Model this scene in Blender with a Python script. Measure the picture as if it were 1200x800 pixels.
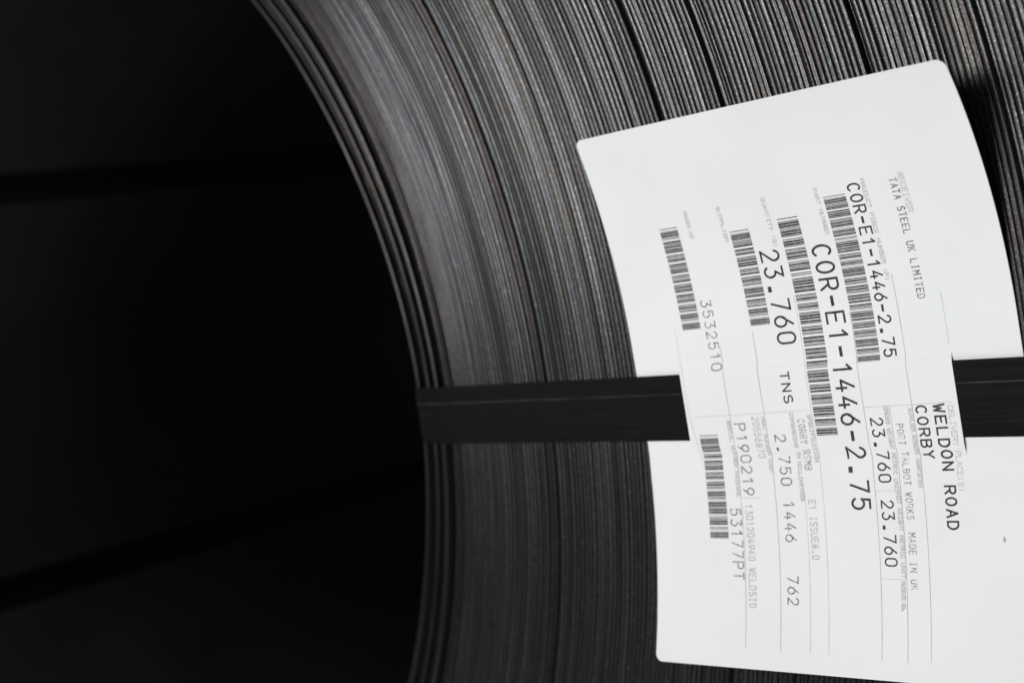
import bpy, math, random
import numpy as np
from mathutils import Matrix, Vector

# ------------------------------------------------------------------ camera, world, lamps, exposure
scene = bpy.context.scene
for o in list(bpy.data.objects):
    bpy.data.objects.remove(o)
MM = 0.001
# the coil's end face is the plane y = 0, the coil axis runs along +y; x right, z up
CX, CZ = -453.9, -119.3             # coil axis, millimetres

cam_d = bpy.data.cameras.new("camera")
cam = bpy.data.objects.new("camera", cam_d)
scene.collection.objects.link(cam)
scene.camera = cam
cu, cv, cn = (0.73089, 0.14202, -0.66755), (0.0, 0.97811, 0.20809), (0.68249, -0.15209, 0.71489)
DIST = 778.5
right = Vector((cu[0], cn[0], -cv[0]))
down = Vector((cu[1], cn[1], -cv[1]))
fwd = Vector((cu[2], cn[2], -cv[2]))
m = Matrix((right, -down, -fwd)).transposed().to_4x4()
m.translation = -fwd * DIST * MM
cam.matrix_world = m
cam_d.sensor_width = 36
cam_d.lens = 51.0
cam_d.clip_start = 0.01
cam_d.clip_end = 50
cam_d.dof.use_dof = True
cam_d.dof.focus_distance = 0.625
cam_d.dof.aperture_fstop = 6.6
cam_d.dof.aperture_blades = 7

world = bpy.data.worlds.new("World")
scene.world = world
world.use_nodes = True
bg = world.node_tree.nodes["Background"]
bg.inputs[0].default_value = (0.72, 0.86, 1.0, 1)
bg.inputs[1].default_value = 0.105

def area(name, loc, aim, size, power, col):
    d = bpy.data.lights.new(name, 'AREA')
    d.shape = 'RECTANGLE'; d.size = size[0]; d.size_y = size[1]
    d.energy = power; d.color = col
    o = bpy.data.objects.new(name, d)
    scene.collection.objects.link(o)
    o.location = loc
    o.rotation_euler = (Vector(aim) - Vector(loc)).to_track_quat('-Z', 'Y').to_euler()
    return o
area("key_lamp", (-1.00, -2.85, 0.48), (0.1, 0, 0), (2.2, 0.8), 88, (1.0, 0.99, 0.98))
area("fill_lamp", (1.1, -1.15, -2.4), (0.2, 0, -0.05), (1.6, 1.6), 30, (0.96, 0.98, 1.0))  # added fill for bounce from an unbuilt floor, evens the card's brightness

scene.view_settings.view_transform = 'Standard'
scene.view_settings.look = 'None'
scene.view_settings.exposure = 0.0
scene.view_settings.gamma = 1.0
scene.render.engine = 'CYCLES'

# ------------------------------------------------------------------ materials
def new_mat(name):
    mt = bpy.data.materials.new(name); mt.use_nodes = True
    nt = mt.node_tree
    return mt, nt, nt.nodes["Principled BSDF"]
def N(nt, typ, **kw):
    n = nt.nodes.new(typ)
    for k, v in kw.items(): setattr(n, k, v)
    return n
def ramp(nt, src, stops):
    r = N(nt, 'ShaderNodeValToRGB')
    e = r.color_ramp.elements
    while len(e) < len(stops): e.new(0.5)
    for el, (pos, c) in zip(e, stops):
        el.position = pos; el.color = (c[0], c[1], c[2], 1)
    nt.links.new(src, r.inputs[0])
    return r.outputs[0]
def math_n(nt, op, a, b=None):
    n = N(nt, 'ShaderNodeMath', operation=op)
    for i, s in enumerate((a, b)):
        if s is None: continue
        if isinstance(s, (int, float)): n.inputs[i].default_value = s
        else: nt.links.new(s, n.inputs[i])
    return n.outputs[0]
def mixc(nt, fac, a, b, mode='MIX'):
    n = N(nt, 'ShaderNodeMix', data_type='RGBA', blend_type=mode)
    for i, s in ((0, fac), (6, a), (7, b)):
        if isinstance(s, (int, float)): n.inputs[i].default_value = s
        elif isinstance(s, tuple): n.inputs[i].default_value = (*s, 1)
        else: nt.links.new(s, n.inputs[i])
    return n.outputs[2]

def steel_material(name, rusty):
    """sheared strip edge: grey steel, fine lines that follow the wraps, oxide tint per wrap"""
    mt, nt, b = new_mat(name)
    geo = N(nt, 'ShaderNodeNewGeometry')
    sep = N(nt, 'ShaderNodeSeparateXYZ'); nt.links.new(geo.outputs['Position'], sep.inputs[0])
    dx = math_n(nt, 'SUBTRACT', sep.outputs[0], CX * MM)
    dz = math_n(nt, 'SUBTRACT', sep.outputs[2], CZ * MM)
    rad = math_n(nt, 'SQRT', math_n(nt, 'ADD', math_n(nt, 'MULTIPLY', dx, dx), math_n(nt, 'MULTIPLY', dz, dz)))
    ang = math_n(nt, 'ARCTAN2', dz, dx)
    comb = N(nt, 'ShaderNodeCombineXYZ')
    nt.links.new(math_n(nt, 'MULTIPLY', rad, 1000.0), comb.inputs[0])
    nt.links.new(math_n(nt, 'MULTIPLY', ang, 2.5), comb.inputs[1])
    fine = N(nt, 'ShaderNodeTexNoise'); fine.inputs['Scale'].default_value = 1.9; fine.inputs['Detail'].default_value = 2
    nt.links.new(comb.outputs[0], fine.inputs['Vector'])
    comb2 = N(nt, 'ShaderNodeCombineXYZ')
    nt.links.new(math_n(nt, 'MULTIPLY', rad, 330.0), comb2.inputs[0])
    nt.links.new(math_n(nt, 'MULTIPLY', ang, 90.0), comb2.inputs[1])
    blot = N(nt, 'ShaderNodeTexNoise'); blot.inputs['Scale'].default_value = 0.35; blot.inputs['Detail'].default_value = 4
    nt.links.new(comb2.outputs[0], blot.inputs['Vector'])
    oi = N(nt, 'ShaderNodeObjectInfo')
    if rusty == 2:
        base = ramp(nt, oi.outputs['Random'], [(0, (0.022, 0.0225, 0.023)), (0.4, (0.060, 0.060, 0.059)), (0.6, (0.030, 0.0295, 0.029)), (1, (0.048, 0.049, 0.051))])
    elif rusty == 3:
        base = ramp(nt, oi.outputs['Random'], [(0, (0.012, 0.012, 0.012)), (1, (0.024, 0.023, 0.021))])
    elif rusty:
        base = ramp(nt, oi.outputs['Random'], [(0, (0.038, 0.033, 0.0325)), (1, (0.048, 0.042, 0.0415))])
    else:
        base = ramp(nt, oi.outputs['Random'], [(0, (0.036, 0.038, 0.041)), (0.25, (0.066, 0.065, 0.062)), (0.5, (0.050, 0.046, 0.044)),
                                               (0.75, (0.078, 0.079, 0.080)), (1, (0.053, 0.056, 0.061))])
    lines = ramp(nt, fine.outputs[0], [(0.30, (0.30, 0.30, 0.30)), (0.48, (0.80, 0.80, 0.80)), (0.70, (1.45, 1.45, 1.45))])
    c1 = mixc(nt, 1.0, base, lines, 'MULTIPLY')
    gr = N(nt, 'ShaderNodeTexNoise'); gr.inputs['Scale'].default_value = 1000; gr.inputs['Detail'].default_value = 2
    nt.links.new(geo.outputs['Position'], gr.inputs['Vector'])
    grain = ramp(nt, gr.outputs[0], [(0.30, (0.55, 0.55, 0.55)), (0.55, (0.95, 0.95, 0.95)), (0.66, (1.3, 1.3, 1.3)), (0.74, (2.4, 2.4, 2.4))])
    c1 = mixc(nt, 1.0, c1, grain, 'MULTIPLY')
    rust = ramp(nt, blot.outputs[0], [(0.60, (0, 0, 0)), (0.78, (0.55, 0.55, 0.55))])
    c2 = mixc(nt, rust, c1, (0.055, 0.040, 0.036))
    nt.links.new(c2, b.inputs['Base Color'])
    b.inputs['Metallic'].default_value = 0.85
    rr = ramp(nt, fine.outputs[0], [(0.3, (0.44, 0.44, 0.44)), (0.7, (0.30, 0.30, 0.30))])
    nt.links.new(rr, b.inputs['Roughness'])
    h = math_n(nt, 'ADD', math_n(nt, 'MULTIPLY', gr.outputs[0], 0.8), fine.outputs[0])
    bump = N(nt, 'ShaderNodeBump'); bump.inputs['Strength'].default_value = 0.35; bump.inputs['Distance'].default_value = 0.0003
    nt.links.new(h, bump.inputs['Height']); nt.links.new(bump.outputs[0], b.inputs['Normal'])
    return mt
M_EDGE = steel_material("sheared_steel_edge", 0)
M_DULL = steel_material("fractured_steel_edge", 2)
M_DARK = steel_material("dark_steel_edge", 3)  # darker base tone for the stepped-back inner wraps
M_RUST = steel_material("rusty_steel_edge", 1)

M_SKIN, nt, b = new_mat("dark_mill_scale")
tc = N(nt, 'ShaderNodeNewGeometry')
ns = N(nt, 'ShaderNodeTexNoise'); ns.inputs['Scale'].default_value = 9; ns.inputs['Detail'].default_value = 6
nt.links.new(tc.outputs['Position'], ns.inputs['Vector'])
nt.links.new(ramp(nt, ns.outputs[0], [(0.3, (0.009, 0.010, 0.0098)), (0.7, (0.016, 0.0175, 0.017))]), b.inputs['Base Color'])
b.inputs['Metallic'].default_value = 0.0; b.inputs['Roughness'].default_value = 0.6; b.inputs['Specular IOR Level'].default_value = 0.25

M_SIDE, nt, b = new_mat("strip_surface")
geo = N(nt, 'ShaderNodeNewGeometry')
ns = N(nt, 'ShaderNodeTexNoise'); ns.inputs['Scale'].default_value = 120; ns.inputs['Detail'].default_value = 4
nt.links.new(geo.outputs['Position'], ns.inputs['Vector'])
nt.links.new(ramp(nt, ns.outputs[0], [(0.3, (0.035, 0.036, 0.037)), (0.7, (0.075, 0.075, 0.076))]), b.inputs['Base Color'])
b.inputs['Metallic'].default_value = 0.4; b.inputs['Roughness'].default_value = 0.5

M_STRAP, nt, b = new_mat("black_waxed_strap")
tc = N(nt, 'ShaderNodeTexCoord')
mp = N(nt, 'ShaderNodeMapping'); mp.inputs['Scale'].default_value = (1, 1, 1)
nt.links.new(tc.outputs['UV'], mp.inputs[0])
ns = N(nt, 'ShaderNodeTexNoise'); ns.inputs['Scale'].default_value = 1.0; ns.inputs['Detail'].default_value = 4
mp.inputs['Scale'].default_value = (12, 900, 1)
nt.links.new(mp.outputs[0], ns.inputs['Vector'])
blk = ramp(nt, ns.outputs[0], [(0.35, (0.002, 0.0023, 0.0023)), (0.7, (0.005, 0.0054, 0.0054))])
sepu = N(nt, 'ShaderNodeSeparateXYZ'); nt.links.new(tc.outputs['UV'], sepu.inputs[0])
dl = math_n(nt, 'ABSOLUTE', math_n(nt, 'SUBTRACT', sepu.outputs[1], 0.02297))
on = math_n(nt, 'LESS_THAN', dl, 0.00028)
glint_noise = N(nt, 'ShaderNodeTexNoise'); glint_noise.inputs['Scale'].default_value = 55; glint_noise.inputs['Detail'].default_value = 4
nt.links.new(tc.outputs['UV'], glint_noise.inputs['Vector'])
glint_mask = math_n(nt, 'MULTIPLY', on, ramp(nt, glint_noise.outputs[0], [(0.35, (0.25, 0.25, 0.25)), (0.6, (1, 1, 1))]))  # highlight along the rolled line, painted into the colour as a broken pale stripe
scm = N(nt, 'ShaderNodeMapping'); scm.inputs['Scale'].default_value = (45, 420, 1); scm.inputs['Rotation'].default_value = (0, 0, 0.02)
nt.links.new(tc.outputs['UV'], scm.inputs[0])
scf = N(nt, 'ShaderNodeTexNoise'); scf.inputs['Scale'].default_value = 1.0; scf.inputs['Detail'].default_value = 5
nt.links.new(scm.outputs[0], scf.inputs['Vector'])
scr = ramp(nt, scf.outputs[0], [(0.60, (0, 0, 0)), (0.80, (0.5, 0.5, 0.5))])
c_ = mixc(nt, scr, blk, (0.022, 0.022, 0.022))
nt.links.new(mixc(nt, glint_mask, c_, (0.045, 0.045, 0.044)), b.inputs['Base Color'])
nt.links.new(ramp(nt, ns.outputs[0], [(0.3, (0.62, 0.62, 0.62)), (0.7, (0.46, 0.46, 0.46))]), b.inputs['Roughness'])
b.inputs['Specular IOR Level'].default_value = 0.08
bump = N(nt, 'ShaderNodeBump'); bump.inputs['Strength'].default_value = 0.25; bump.inputs['Distance'].default_value = 0.0002
nt.links.new(ns.outputs[0], bump.inputs['Height']); nt.links.new(bump.outputs[0], b.inputs['Normal'])

M_PAPER, nt, b = new_mat("white_label_card")
tc = N(nt, 'ShaderNodeNewGeometry')
ns = N(nt, 'ShaderNodeTexNoise'); ns.inputs['Scale'].default_value = 16; ns.inputs['Detail'].default_value = 5
nt.links.new(tc.outputs['Position'], ns.inputs['Vector'])
nt.links.new(ramp(nt, ns.outputs[0], [(0.3, (0.79, 0.79, 0.78)), (0.7, (0.83, 0.83, 0.825))]), b.inputs['Base Color'])
b.inputs['Roughness'].default_value = 0.5; b.inputs['Specular IOR Level'].default_value = 0.3
n2 = N(nt, 'ShaderNodeTexNoise'); n2.inputs['Scale'].default_value = 22; n2.inputs['Detail'].default_value = 2
nt.links.new(tc.outputs['Position'], n2.inputs['Vector'])
bump = N(nt, 'ShaderNodeBump'); bump.inputs['Strength'].default_value = 0.12; bump.inputs['Distance'].default_value = 0.002
nt.links.new(n2.outputs[0], bump.inputs['Height']); nt.links.new(bump.outputs[0], b.inputs['Normal'])

def ink(name, dark, pale, lo=0.40, hi=0.72, scale=700):
    mt, nt, b = new_mat(name)
    g = N(nt, 'ShaderNodeNewGeometry')
    ns = N(nt, 'ShaderNodeTexNoise'); ns.inputs['Scale'].default_value = scale; ns.inputs['Detail'].default_value = 3
    nt.links.new(g.outputs['Position'], ns.inputs['Vector'])
    nt.links.new(ramp(nt, ns.outputs[0], [(lo, dark), (hi, pale)]), b.inputs['Base Color'])
    b.inputs['Roughness'].default_value = 0.6; b.inputs['Specular IOR Level'].default_value = 0.2
    return mt
INK = {'black': ink("black_ink", (0.02, 0.02, 0.02), (0.09, 0.09, 0.085)),
       'bars': ink("barcode_ink", (0.02, 0.02, 0.02), (0.12, 0.12, 0.115), 0.42, 0.72, 420),
       'worn': ink("worn_black_ink", (0.04, 0.04, 0.04), (0.40, 0.40, 0.39), 0.42, 0.66),
       'grey': ink("thin_grey_ink", (0.22, 0.22, 0.22), (0.66, 0.66, 0.66), 0.42, 0.64, 500),
       'pale': ink("pale_grey_ink", (0.40, 0.40, 0.40), (0.66, 0.66, 0.66)),
       'caption': ink("caption_ink", (0.52, 0.52, 0.52), (0.70, 0.70, 0.70)),
       'rule': ink("rule_grey_ink", (0.52, 0.52, 0.53), (0.66, 0.66, 0.66), scale=90),
       'blue': ink("crease_blue", (0.66, 0.69, 0.80), (0.78, 0.79, 0.83), scale=60)}

# ------------------------------------------------------------------ helpers
def mesh_obj(name, verts, faces, mats, parent=None, matidx=None, smooth=True, uv=None):
    me = bpy.data.meshes.new(name)
    me.from_pydata([tuple(v) for v in verts], [], faces)
    for mt in mats: me.materials.append(mt)
    if matidx is not None: me.polygons.foreach_set('material_index', matidx)
    if smooth: me.polygons.foreach_set('use_smooth', [True] * len(faces))
    if uv is not None:
        lay = me.uv_layers.new(name='UVMap')
        idx = np.empty(len(me.loops), dtype=np.int32); me.loops.foreach_get('vertex_index', idx)
        lay.data.foreach_set('uv', np.asarray(uv, dtype=np.float32)[idx].ravel())
    me.update()
    o = bpy.data.objects.new(name, me)
    scene.collection.objects.link(o)
    if parent is not None: o.parent = parent
    return o
def empty(name, loc, label, cat, group=None):
    o = bpy.data.objects.new(name, None)
    o.empty_display_size = 0.05
    scene.collection.objects.link(o)
    o.location = loc
    o['label'] = label; o['category'] = cat
    if group: o['group'] = group
    return o

# ------------------------------------------------------------------ the coil: 189 wraps of 2.75 mm strip, 1446 wide, bore 762
rng = np.random.default_rng(11)
COIL_D, R_IN, PITCH, NW = 1446.0, 379.4, 2.75, 189
coil = empty("steel_coil", (CX * MM, 0, CZ * MM),
             "tightly wound dark grey steel strip coil seen on its end face", "steel coil")
th = np.radians(np.concatenate([np.arange(-48, 84, 1.0), np.arange(84, 312, 4.0)]))
NT = len(th)
STRAP_ANG = 11.6
walk = np.zeros(NW); v = 0.0
for i in range(NW):
    v = 0.72 * v + rng.normal(0, 0.42)
    walk[i] = v
recess = np.abs(walk) * 0.30 + rng.uniform(0, 0.16, NW)     # mm behind the face plane
tilt = rng.normal(0, 0.20, NW) - np.interp(np.arange(NW), [0, 20, 60, 75, NW], [0.25, 0.25, 0.18, 0.0, -0.10])
for i in range(NW):
    k = rng.random()
    if k < 0.13: recess[i] += rng.uniform(0.35, 1.3)
# wraps lie in tight packs of one to five that share a level, with the open gaps between packs
pack_end = np.zeros(NW, bool); i = 0
while i < NW:
    n = int(rng.choice([1, 2, 3, 4, 5], p=[.22, .28, .22, .16, .12]))
    recess[i:i + n] = recess[i:i + n].mean() * 0.8 + rng.normal(0, 0.035, len(recess[i:i + n]))
    tilt[i:i + n] = tilt[i:i + n].mean() + rng.normal(0, 0.05, len(tilt[i:i + n]))
    pack_end[min(i + n, NW) - 1] = True
    i += n
recess = np.maximum(recess, 0.02)
def wi(r): return int(round((r - 381.0) / PITCH))
# the loose inner wraps, stepping in and out
inner = {0: 2.6, 1: 6, 2: 5, 3: 3.6, 4: 6.5, 5: 6, 6: 3.8, 7: 0.5, 8: 4.4, 9: 3.4, 10: 1.5, 11: 1.1, 12: 1.3}
for k, r in inner.items(): recess[k] = r
for k in range(13, 21): recess[k] = 0.15 + 0.25 * rng.random(); tilt[k] = rng.normal(-0.42, 0.12)
rusty = {0, 3, 10, 11, 12}; dark_wraps = {1, 2, 4, 5, 6, 8, 9}
for rr_ in (483.5, 486.0): rusty.add(wi(rr_)); recess[wi(rr_)] = 1.3
recess[wi(489)] = 3.2
for rr_ in (600, 638, 640.6, 711, 763): recess[wi(rr_)] = 2.6
rusty.add(wi(757)); rusty.add(wi(690))
rough = rng.normal(0, 1, (NW, 4)); ph = rng.uniform(0, 6.28, (NW, 4))
for i in range(NW):
    r0 = R_IN + PITCH * i
    thick = PITCH - (0.30 if i < 20 else rng.choice([0.10, 0.16, 0.24, 0.36]) if pack_end[i] else rng.choice([0.015, 0.03, 0.06]))
    y0, tl = recess[i], tilt[i]
    burn = rng.uniform(0.7, 1.7)
    # profile across the strip thickness (radius offset, depth), from the bore side to the outer side, then the two back corners
    prof = [(0, y0 + 0.24 + max(0, tl)), (0.05, y0 + 0.05 + max(0, tl)), (burn, y0 + max(0, tl) * 0.5),
            (thick - 0.35, y0 + max(0, -tl) + 0.01), (thick - 0.08, y0 + max(0, -tl) + 0.09), (thick, y0 + max(0, -tl) + 0.30),
            (thick, COIL_D), (0, COIL_D)]
    P = len(prof)
    # strap tension pushes the bore edge out a little round the strap
    push = max(0.0, 1 - i / 22.0) * 4.4 * np.exp(-((np.degrees(th + math.pi) % 360 - 180 - 13) / 17.0) ** 2) if i < 22 else np.zeros(NT)
    wob = 0.10 * sum(rough[i, k] * np.sin((2 + 5 * k) * th + ph[i, k]) / (1 + .5 * k) for k in range(4))
    wob = wob - wob.max() if i >= 0 else wob
    verts = np.empty((NT, P, 3))
    for k, (dr, dy) in enumerate(prof):
        rr = r0 + dr + push
        verts[:, k, 0] = rr * np.cos(th); verts[:, k, 2] = rr * np.sin(th)
        verts[:, k, 1] = dy - (wob if k < 6 else 0)
    verts = verts.reshape(-1, 3) * MM
    faces = []; mi = []
    for a in range(NT):
        a2 = (a + 1) % NT
        for k in range(P):
            k2 = (k + 1) % P
            faces.append((a * P + k, a * P + k2, a2 * P + k2, a2 * P + k))
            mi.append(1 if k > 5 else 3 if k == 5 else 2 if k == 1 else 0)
    w = mesh_obj("wrap", verts, faces, [M_DARK if i in dark_wraps else M_RUST if i in rusty else M_EDGE, M_SKIN, M_DARK if i in dark_wraps else M_RUST if i in rusty else M_DULL, M_SKIN if i < 13 else M_SIDE], coil, mi)
R_OUT = R_IN + PITCH * NW

# ------------------------------------------------------------------ straps through the bore
def strap(name, phi, off, label, width=32.6, edge=0.0):
    """flat steel band round the coil wall: along the bore, over the front face, along the outside and back"""
    phi = math.radians(phi)
    e1 = (math.cos(phi), math.sin(phi)); e2 = (-math.sin(phi), math.cos(phi))
    T = 0.6
    rb_in = R_IN + edge                                       # bore radius where this strap runs
    ri = math.sqrt(rb_in ** 2 - (abs(off) + width / 2) ** 2) - 0.2
    ro = R_OUT + 0.6
    F, B = -0.62, COIL_D + 0.7                                # seat of the band in front of / behind the coil
    path = []
    def arc(cx, cy, rad, a0, a1, n=8):
        for k in range(n + 1):
            a = math.radians(a0 + (a1 - a0) * k / n)
            path.append((cx + rad * math.cos(a), cy + rad * math.sin(a)))
    rb = 3.0
    path += [(ri, y) for y in np.linspace(COIL_D - 20, 20, 30)]
    dip = 2.6                                                 # the band is drawn down onto the stepped-back inner wraps
    arc(ri + rb, F + rb + dip, rb, 180, 262)
    for x in np.linspace(ri + 5, ri + 34, 14):
        q = (x - ri - 5) / 29; path.append((x, F + dip * (1 - q) ** 2 * (1 + 0.6 * q)))
    path += [(x, F) for x in np.linspace(ri + 38, ro - 12, 90)]
    arc(ro - rb, F + rb, rb, 270, 360)
    path += [(ro, y) for y in np.linspace(20, COIL_D - 20, 30)]
    arc(ro - rb, B - rb, rb, 0, 90)
    path += [(x, B) for x in np.linspace(ro - 12, ri + 12, 40)]
    arc(ri + rb, B - rb, rb, 90, 180)
    n = len(path)
    h = width / 2
    # section: (across, height) ; a rolled line runs along the band a third of the way down
    top = [(-h, T - 0.12), (-h + 0.25, T), (-h * 0.55, T + 0.03), (h * 0.375, T), (h * 0.385, T + 0.05), (h * 0.40, T + 0.16), (h * 0.418, T + 0.16), (h * 0.43, T + 0.10), (h - 0.25, T + 0.10), (h, T - 0.05)]
    sec = top + [(h, 0.05), (h - .1, 0), (-h + .1, 0), (-h, 0.05)]
    K = len(sec)
    verts = []; uv = []; ln = 0
    for i, (x, y) in enumerate(path):
        x0, y0 = path[i - 1]; x2, y2 = path[(i + 1) % n]
        tx, ty = x2 - x0, y2 - y0; l = math.hypot(tx, ty) or 1
        nx, ny = ty / l, -tx / l                              # outward side of the loop
        if i: ln += math.hypot(x - x0, y - y0)
        for (a, hh) in sec:
            px, py = x + nx * hh, y + ny * hh
            verts.append((((px * e1[0] + (off + a) * e2[0])) * MM, py * MM, ((px * e1[1] + (off + a) * e2[1])) * MM))
            uv.append((ln * MM, (a + h) * MM))
    faces = []
    for i in range(n):
        j = (i + 1) % n
        for k in range(K):
            k2 = (k + 1) % K
            faces.append((i * K + k, j * K + k, j * K + k2, i * K + k2))
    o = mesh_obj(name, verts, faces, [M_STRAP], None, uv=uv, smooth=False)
    o.location = (CX * MM, 0, CZ * MM)
    o['label'] = label; o['category'] = "strap"; o['group'] = "black steel straps round the coil"
    return o
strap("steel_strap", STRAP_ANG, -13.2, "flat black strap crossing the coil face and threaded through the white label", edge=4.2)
strap("steel_strap", 159.6, 0, "dim black strap high on the far wall inside the dark coil bore")
strap("steel_strap", -139.0, 0, "dim black strap low on the far wall inside the dark coil bore")

# ------------------------------------------------------------------ the label card
LW, LT, LB = 200.2, 110.4, 151.2            # width, extent above and below the origin line
AT, AB, TB, CSKEW = 0.001953, 0.0014036, 28.0, 0.52
OX, OZ, AL = 83.07, 4.64, -0.23087
SL, SR = 27.5, 169.5
H0 = 0.35
def slit_band(s):                           # where the strap passes, in label coordinates
    f = s / LW
    return 28.0 + 6.2 * f
def sheet(s, t, lift=0.0, tab=None):
    if tab is None: tab = SL <= s <= SR
    if t < 0:
        a, st, mlt = AT, 0.0, 1 + CSKEW * (s / LW - 0.5)
    else:
        a, st, mlt = AB, TB, 1.0
    g = max(abs(t) - st, 0.0)
    h = mlt * a * g * g
    if t > 0:                                # the strap holds the card down
        w = min(max((t - slit_band(s) - 13) / 20, 0), 1); h *= w * w * (3 - 2 * w)
    # length along the face shrinks as the card curls up
    L = min(abs(t), st) + g - (2 * mlt * a) ** 2 * g ** 3 / 6 - (2 * mlt * a) ** 4 * g ** 5 / 40
    L = math.copysign(L, t)
    h += H0 + lift
    if tab:
        d = abs(t - slit_band(s)); q = min(max((22.8 - d) / 6.0, 0), 1)
        h += 1.2 * q * q * (3 - 2 * q)
    ca, sa = math.cos(AL), math.sin(AL)
    x = OX + ca * s - sa * L; b = -OZ + sa * s + ca * L
    return Vector((x * MM, -h * MM, -b * MM))
OXYZ = sheet(100, 20, 0, False)
label = None
def build_label():
    rad = 4.0
    ts = np.unique(np.round(np.concatenate([-LT + rad * (1 - np.cos(np.linspace(0, math.pi / 2, 9))), np.arange(-LT + rad, 0, 2.4), np.arange(0, 62, 0.9),
                                            np.arange(62, LB - rad, 2.4), LB - rad * (1 - np.cos(np.linspace(0, math.pi / 2, 9)))]), 4))
    cols = [('l', k / 8) for k in range(9)], [('m', k / 36) for k in range(37)], [('r', k / 8) for k in range(9)]
    verts = []; faces = []; cache = {}
    def vert(panel, s, t, ti, key):
        if panel != 'm' or key not in (0, 1):
            pass
        tab = panel == 'm'
        inslit = abs(t - slit_band(s)) < 22.4
        k = (round(s, 3), ti, panel if inslit else '')
        if k not in cache:
            cache[k] = len(verts); verts.append(sheet(s, t, 0, tab and inslit))
        return cache[k]
    for ti in range(len(ts) - 1):
        for panel, fr in zip('lmr', cols):
            for c in range(len(fr) - 1):
                q = []
                for (cc, tj) in ((c, ti), (c + 1, ti), (c + 1, ti + 1), (c, ti + 1)):
                    t = ts[tj]; d = min(t + LT, LB - t); ins = 0.0
                    if d < rad: ins = rad - math.sqrt(max(rad * rad - (rad - d) ** 2, 0))
                    a, b_ = {'l': (ins, SL), 'm': (SL, SR), 'r': (SR, LW - ins)}[panel]
                    s = a + (b_ - a) * fr[cc][1]
                    q.append(vert(panel, s, t, tj, fr[cc][1]))
                faces.append(tuple(reversed(q)))
    verts = [v_ - OXYZ for v_ in verts]
    # front, back and rim keep their own vertices so that the rim stays a crisp edge
    n = len(verts); back = [v_ + Vector((0, 0.28 * MM, 0)) for v_ in verts]
    allv = verts + back + verts + back
    cnt = {}
    for f in faces:
        for a, b_ in zip(f, f[1:] + f[:1]): cnt[(a, b_)] = 1
    rim = [(b_ + 2 * n, a + 2 * n, a + 3 * n, b_ + 3 * n) for (a, b_) in cnt if (b_, a) not in cnt]
    allf = faces + [tuple(n + i for i in reversed(f)) for f in faces] + rim
    return mesh_obj("label_card", allv, allf, [M_PAPER], None)
label = empty("identification_label", OXYZ, "white printed card label with barcodes, slit and threaded onto the black strap", "label")
card = build_label(); card.parent = label

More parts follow.
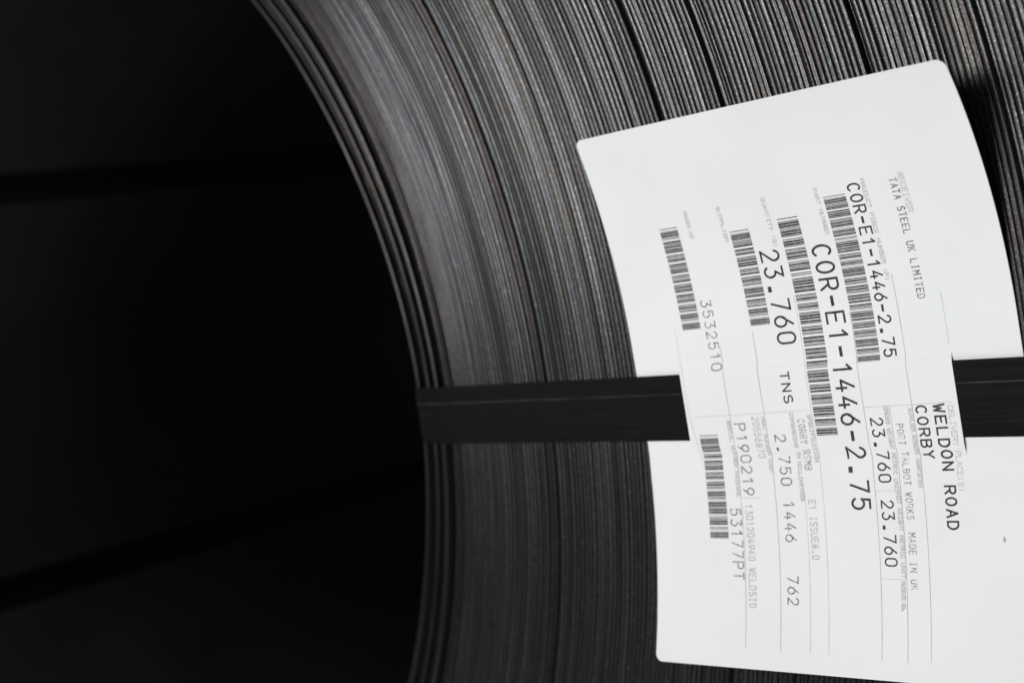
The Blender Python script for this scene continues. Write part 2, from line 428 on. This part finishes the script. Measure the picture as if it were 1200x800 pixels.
# ------------------------------------------------------------------ printing on the card
# single-stroke characters on a 4 x 6 cell
def ell(cx, cy, rx, ry, a0, a1, n=10):
    return [(cx + rx * math.cos(math.radians(a0 + (a1 - a0) * k / n)), cy + ry * math.sin(math.radians(a0 + (a1 - a0) * k / n))) for k in range(n + 1)]
G = {
 'A': [[(0, 0), (2, 6), (4, 0)], [(.7, 2.1), (3.3, 2.1)]],
 'B': [[(0, 0), (0, 6), (2.4, 6)] + ell(2.4, 4.6, 1.4, 1.4, 90, -90, 8) + [(0, 3.2)], [(2.4, 3.2)] + ell(2.4, 1.6, 1.6, 1.6, 90, -90, 8) + [(0, 0)]],
 'C': [ell(2.1, 3, 2.1, 3, 48, 312, 16)],
 'D': [[(0, 0), (0, 6), (1.6, 6)] + ell(1.6, 3, 2.4, 3, 90, -90, 12) + [(0, 0)]],
 'E': [[(4, 6), (0, 6), (0, 0), (4, 0)], [(0, 3.1), (3.2, 3.1)]],
 'F': [[(4, 6), (0, 6), (0, 0)], [(0, 3.1), (3.2, 3.1)]],
 'G': [ell(2.1, 3, 2.1, 3, 48, 330, 16) + [(4, 2.6), (2.4, 2.6)]],
 'H': [[(0, 0), (0, 6)], [(4, 0), (4, 6)], [(0, 3), (4, 3)]],
 'I': [[(2, 0), (2, 6)], [(1, 0), (3, 0)], [(1, 6), (3, 6)]],
 'J': [[(3.4, 6), (3.4, 1.6)] + ell(1.8, 1.6, 1.6, 1.6, 0, -160, 8)],
 'K': [[(0, 0), (0, 6)], [(3.8, 6), (0, 2.4)], [(1.3, 3.6), (4, 0)]],
 'L': [[(0, 6), (0, 0), (3.8, 0)]],
 'M': [[(0, 0), (0, 6), (2, 2.6), (4, 6), (4, 0)]],
 'N': [[(0, 0), (0, 6), (4, 0), (4, 6)]],
 'O': [ell(2, 3, 2, 3, 0, 360, 20)],
 'P': [[(0, 0), (0, 6), (2.4, 6)] + ell(2.4, 4.4, 1.6, 1.6, 90, -90, 8) + [(0, 2.8)]],
 'Q': [ell(2, 3, 2, 3, 0, 360, 20), [(2.4, 1.4), (4, -.3)]],
 'R': [[(0, 0), (0, 6), (2.4, 6)] + ell(2.4, 4.4, 1.6, 1.6, 90, -90, 8) + [(0, 2.8)], [(2, 2.8), (4, 0)]],
 'S': [ell(2, 4.5, 1.8, 1.5, 40, 250, 10) + ell(2, 1.55, 1.9, 1.55, 80, -145, 10)],
 'T': [[(2, 0), (2, 6)], [(0, 6), (4, 6)]],
 'U': [[(0, 6), (0, 2)] + ell(2, 2, 2, 2, 180, 360, 10) + [(4, 6)]],
 'V': [[(0, 6), (2, 0), (4, 6)]],
 'W': [[(0, 6), (.9, 0), (2, 4), (3.1, 0), (4, 6)]],
 'X': [[(0, 0), (4, 6)], [(4, 0), (0, 6)]],
 'Y': [[(0, 6), (2, 3), (4, 6)], [(2, 3), (2, 0)]],
 'Z': [[(0, 6), (4, 6), (0, 0), (4, 0)]],
 '0': [[(.0, 4.2), (0, 1.8)] + ell(2, 1.8, 2, 1.8, 180, 360, 10) + [(4, 4.2)] + ell(2, 4.2, 2, 1.8, 0, 180, 10)],
 '1': [[(.7, 4.6), (2.3, 6), (2.3, 0)]],
 '2': [ell(2, 4.25, 1.9, 1.75, 165, -28, 10) + [(0, 0), (4, 0)]],
 '3': [[(.2, 6), (3.7, 6), (1.8, 3.6)] + ell(1.9, 1.8, 2, 1.8, 80, -150, 12)],
 '4': [[(2.6, 6), (0, 1.8), (4, 1.8)], [(2.9, 3.4), (2.9, 0)]],
 '5': [[(3.6, 6), (.5, 6), (.3, 3.3)] + ell(1.9, 2.0, 2, 2, 125, -150, 12)],
 '6': [[(3.2, 6), (.5, 2.9)] + ell(2, 1.95, 1.95, 1.95, 150, -210, 18)],
 '7': [[(0, 6), (3.9, 6), (1.3, 0)]],
 '8': [ell(2, 4.5, 1.6, 1.5, -90, 270, 14), ell(2, 1.5, 1.9, 1.5, 90, 450, 14)],
 '9': [[(.8, 0), (3.5, 3.1)] + ell(2, 4.05, 1.95, 1.95, -30, 330, 18)],
 '-': [[(.6, 2.9), (3.4, 2.9)]],
 '.': [[(1.6, .4), (2.4, .4)]],
 ':': [[(1.7, .6), (2.3, .6)], [(1.7, 3.6), (2.3, 3.6)]],
 '(': [ell(3.2, 3, 1.6, 3.4, 130, 230, 6)], ')': [ell(.8, 3, 1.6, 3.4, 50, -50, 6)], '/': [[(0, 0), (4, 6)]],
}
PRINT = 0.05
layer = [0.0]
def quads_obj(name, quads, mat, lab=None):
    """quads are lists of (s, t) corners laid on the card's surface"""
    verts = []; faces = []
    for q in quads:
        k = len(verts)
        lift = PRINT + layer[0] + 0.0005 * (len(faces) % 12)   # never two strokes in one plane
        for s, t in q: verts.append(sheet(s, t, lift) - OXYZ)
        faces.append(tuple(range(k, k + 4)))
    layer[0] = (layer[0] + 0.007) % 0.105
    o = mesh_obj(name, verts, faces, [mat], label, smooth=False)
    if lab: o['label'] = lab
    return o
def stroke(pts, w, out):
    for (s0, t0), (s1, t1) in zip(pts[:-1], pts[1:]):
        ds, dt = s1 - s0, t1 - t0; l = math.hypot(ds, dt)
        if l < 1e-6: continue
        ds, dt = ds / l, dt / l; e = w * 0.42
        a0, b0, a1, b1 = s0 - ds * e, t0 - dt * e, s1 + ds * e, t1 + dt * e
        px, py = -dt * w / 2, ds * w / 2
        n = max(1, int(math.ceil((l + 2 * e) / 0.7)))
        for k in range(n):
            f0, f1 = k / n, (k + 1) / n
            u0, v0, u1, v1 = a0 + (a1 - a0) * f0, b0 + (b1 - b0) * f0, a0 + (a1 - a0) * f1, b0 + (b1 - b0) * f1
            out.append([(u0 + px, v0 + py), (u1 + px, v1 + py), (u1 - px, v1 - py), (u0 - px, v0 - py)])
def text(txt, s, t0, pitch, h, w, mat, ratio=0.62, lab=None):
    """txt reads down the card; s is the middle of the line, t0 the middle of the first character"""
    q = []; cw = pitch * ratio; h *= 0.90; w *= {'black': 1.25, 'worn': 1.0, 'caption': 1.0}.get(mat, 1.05)
    for i, ch in enumerate(txt):
        if ch == ' ': continue
        for pl in G[ch]:
            pts = [(s + (y / 6 - .5) * h, t0 + i * pitch + (x / 4 - .5) * cw) for x, y in pl]
            stroke(pts, w * (2.0 if ch == '.' else 1.5 if ch == '-' else 1), q)
    return quads_obj("printed_text", q, INK[mat], lab)

text("TATA STEEL UK LIMITED", 160.0, -63.7, 2.54, 3.6, 0.42, 'worn')
text("COR-E1-1446-2.75", 141.2, -63.5, 4.88, 6.2, 0.62, 'black')
text("COR-E1-1446-2.75", 117.4, -38.2, 7.56, 9.8, 0.85, 'black')
text("23.760", 90.5, -39.3, 7.62, 10.4, 0.80, 'black')
text("3532510", 49.5, -21.4, 5.08, 6.4, 0.48, 'worn')
text("TNS", 87.0, 15.8, 5.4, 4.9, 0.55, 'black')
text("2.750", 79.3, 44.5, 5.06, 6.3, 0.52, 'worn')
text("1446", 79.4, 75.3, 5.12, 6.3, 0.52, 'worn')
text("762", 79.4, 109.6, 4.9, 6.3, 0.52, 'worn')
text("P190219", 57.9, 38.3, 5.12, 6.4, 0.50, 'worn')
text("53177PT", 49.2, 78.6, 5.0, 6.6, 0.50, 'worn')
text("20556870", 67.2, 34.7, 2.54, 4.0, 0.36, 'pale')
text("1301204940 WELDSID", 57.0, 75.9, 2.72, 4.2, 0.40, 'pale')
text("CORBY RSMB", 91.8, 37.0, 2.42, 3.9, 0.36, 'grey')
text("E1 ISSUE8.0", 92.1, 74.3, 2.49, 3.9, 0.36, 'pale')
text("23.760", 130.3, 39.2, 5.0, 6.3, 0.58, 'black')
text("23.760", 130.3, 75.6, 5.0, 6.3, 0.55, 'black')
text("PORT TALBOT WORKS  MADE IN UK", 141.0, 41.5, 2.49, 3.5, 0.36, 'grey')
text("WELDON ROAD", 160.6, 34.8, 4.98, 5.3, 0.66, 'black')
text("CORBY", 152.3, 35.0, 4.88, 5.2, 0.60, 'black')
# tiny captions of the form's boxes
for txt, s, t0, t1, h in [("DELIVERY PLACE(S)", 165.8, 35.0, 69.6, 2.6), ("SUPPLIER ADDRESS IDENTIFIER", 147.1, 34.7, 67.9, 2.2),
                          ("GROSS WEIGHT METRIC UNIT", 135.6, 33.6, 69.9, 2.2), ("NET WEIGHT METRIC UNIT", 136.0, 71.4, 106.5, 2.2), ("PACKAGE NO.", 135.6, 109.2, 120.8, 2.2),
                          ("SERIAL NUMBER PACKAGE", 51.8, 35.7, 70.4, 2.2), ("HEAT NUMBER CAST", 71.6, 34.7, 59.9, 2.2), ("DIMENSIONS IN MILLIMETRES", 87.2, 33.9, 73, 2.2),
                          ("SPECIFICATION", 96.6, 35.1, 55.4, 2.2), ("RECEIVER", 164.0, -65.4, -49.9, 2.6), ("PRODUCT PIECE NUMBER (P)", 146.0, -65.7, -22.1, 2.2),
                          ("PART NUMBER", 122.5, -65.2, -45.9, 2.2), ("QUANTITY (Q)", 95.0, -65.3, -43.8, 2.2), ("SUPPLIER", 69.7, -64.8, -49.7, 2.2), ("ORDER NO", 50.8, -65.7, -53.8, 2.2)]:
    smear = h < 2.5                       # the smallest captions are only grey smears of print
    text(txt, s, t0, (t1 - t0) / (len(txt) - 1), h * (0.85 if smear else 1), 0.52 if smear else 0.36, 'caption', 0.78)

C39 = {'0': 'nnnwwnwnn', '1': 'wnnwnnnnw', '2': 'nnwwnnnnw', '3': 'wnwwnnnnn', '4': 'nnnwwnnnw', '5': 'wnnwwnnnn', '6': 'nnwwwnnnn', '7': 'nnnwnnwnw', '8': 'wnnwnnwnn',
       '9': 'nnwwnnwnn', 'C': 'wnwnnwnnn', 'E': 'wnnnwwnnn', 'N': 'nnnnwnnww', 'O': 'wnnnwnnwn', 'P': 'nnwnwnnwn', 'Q': 'nnnnnnwww', 'R': 'wnnnnnwwn', 'S': 'nnwnnnwwn',
       'T': 'nnnnwnwwn', 'V': 'nwwnnnnnw', '-': 'nwnnnnwnw', '.': 'wwnnnnwnn', '*': 'nwnnwnwnn'}
def barcode(code, s0, s1, t0, t1, mat):
    seq = []
    for ch in '*' + code + '*':
        for k, e in enumerate(C39[ch]): seq.append((k % 2 == 0, (2.6 if k % 2 == 0 else 3.6) if e == 'w' else 1.0))
        seq.append((False, 1.6))
    seq.pop()
    u = (t1 - t0) / sum(x for _, x in seq)
    q = []; t = t0
    for on, x in seq:
        if on:
            g = 0.10 * u
            for k in range(4):
                a = s0 + (s1 - s0) * k / 4; c = s0 + (s1 - s0) * (k + 1) / 4
                q.append([(a, t - g), (c, t - g), (c, t + x * u + g), (a, t + x * u + g)])
        t += x * u
    quads_obj("barcode", q, INK[mat])
barcode("NCOR-E1-1446-2.75", 125.3, 136.3, -61.4, 12.5, 'bars')
barcode("PCOR-E1-1446-2.75", 99.2, 110.0, -55.2, 44.0, 'bars')
barcode("Q23.760", 72.5, 83.1, -53.1, -8.5, 'bars')
barcode("V3532510", 33.2, 43.8, -59.7, -10.0, 'bars')
barcode("S53177PT", 33.6, 44.3, 41.4, 91.0, 'bars')

def rule(pts, w, mat):
    q = []
    for (a, b_) in zip(pts[:-1], pts[1:]):
        n = max(1, int(math.hypot(b_[0] - a[0], b_[1] - a[1]) / 2.0))
        for k in range(n):
            p0 = (a[0] + (b_[0] - a[0]) * k / n, a[1] + (b_[1] - a[1]) * k / n); p1 = (a[0] + (b_[0] - a[0]) * (k + 1) / n, a[1] + (b_[1] - a[1]) * (k + 1) / n)
            if abs(a[0] - b_[0]) < abs(a[1] - b_[1]):
                q.append([(p0[0] - w / 2, p0[1]), (p0[0] + w / 2, p0[1]), (p1[0] + w / 2, p1[1]), (p1[0] - w / 2, p1[1])])
            else:
                q.append([(p0[0], p0[1] - w / 2), (p1[0], p1[1] - w / 2), (p1[0], p1[1] + w / 2), (p0[0], p0[1] + w / 2)])
    quads_obj("ruled_line", q, INK[mat])
for s, t0, t1 in [(148.3, -24, 142), (124.9, -10, 143), (137.4, 33, 143), (53.1, 0, 142), (72.6, -6, 142), (98.2, -20, 142), (88.6, 70, 142)]:
    rule([(s, t0), (s, t1)], 0.26, 'rule')
for t, s0, s1 in [(32.6, 124.9, 166.5), (69.6, 124.9, 137.4), (107.9, 124.9, 137.4), (32.4, 31.8, 98.2), (72.0, 53.1, 64.0)]:
    rule([(s0, t), (s1, t)], 0.26, 'rule')
for s in (28.3, 168.9):
    rule([(s, -14), (s, 8)], 0.3, 'blue')
rule([(29.0, 8), (29.2, 30), (31.5, 46), (32.6, 56)], 0.45, 'blue')
quads_obj("ink_speck", [[(182.6, 88.8), (183.1, 88.9), (183.2, 91.6), (182.7, 91.4)], [(182.4, 90.2), (183.6, 90.0), (183.5, 90.7), (182.5, 90.8)]], INK['grey'])
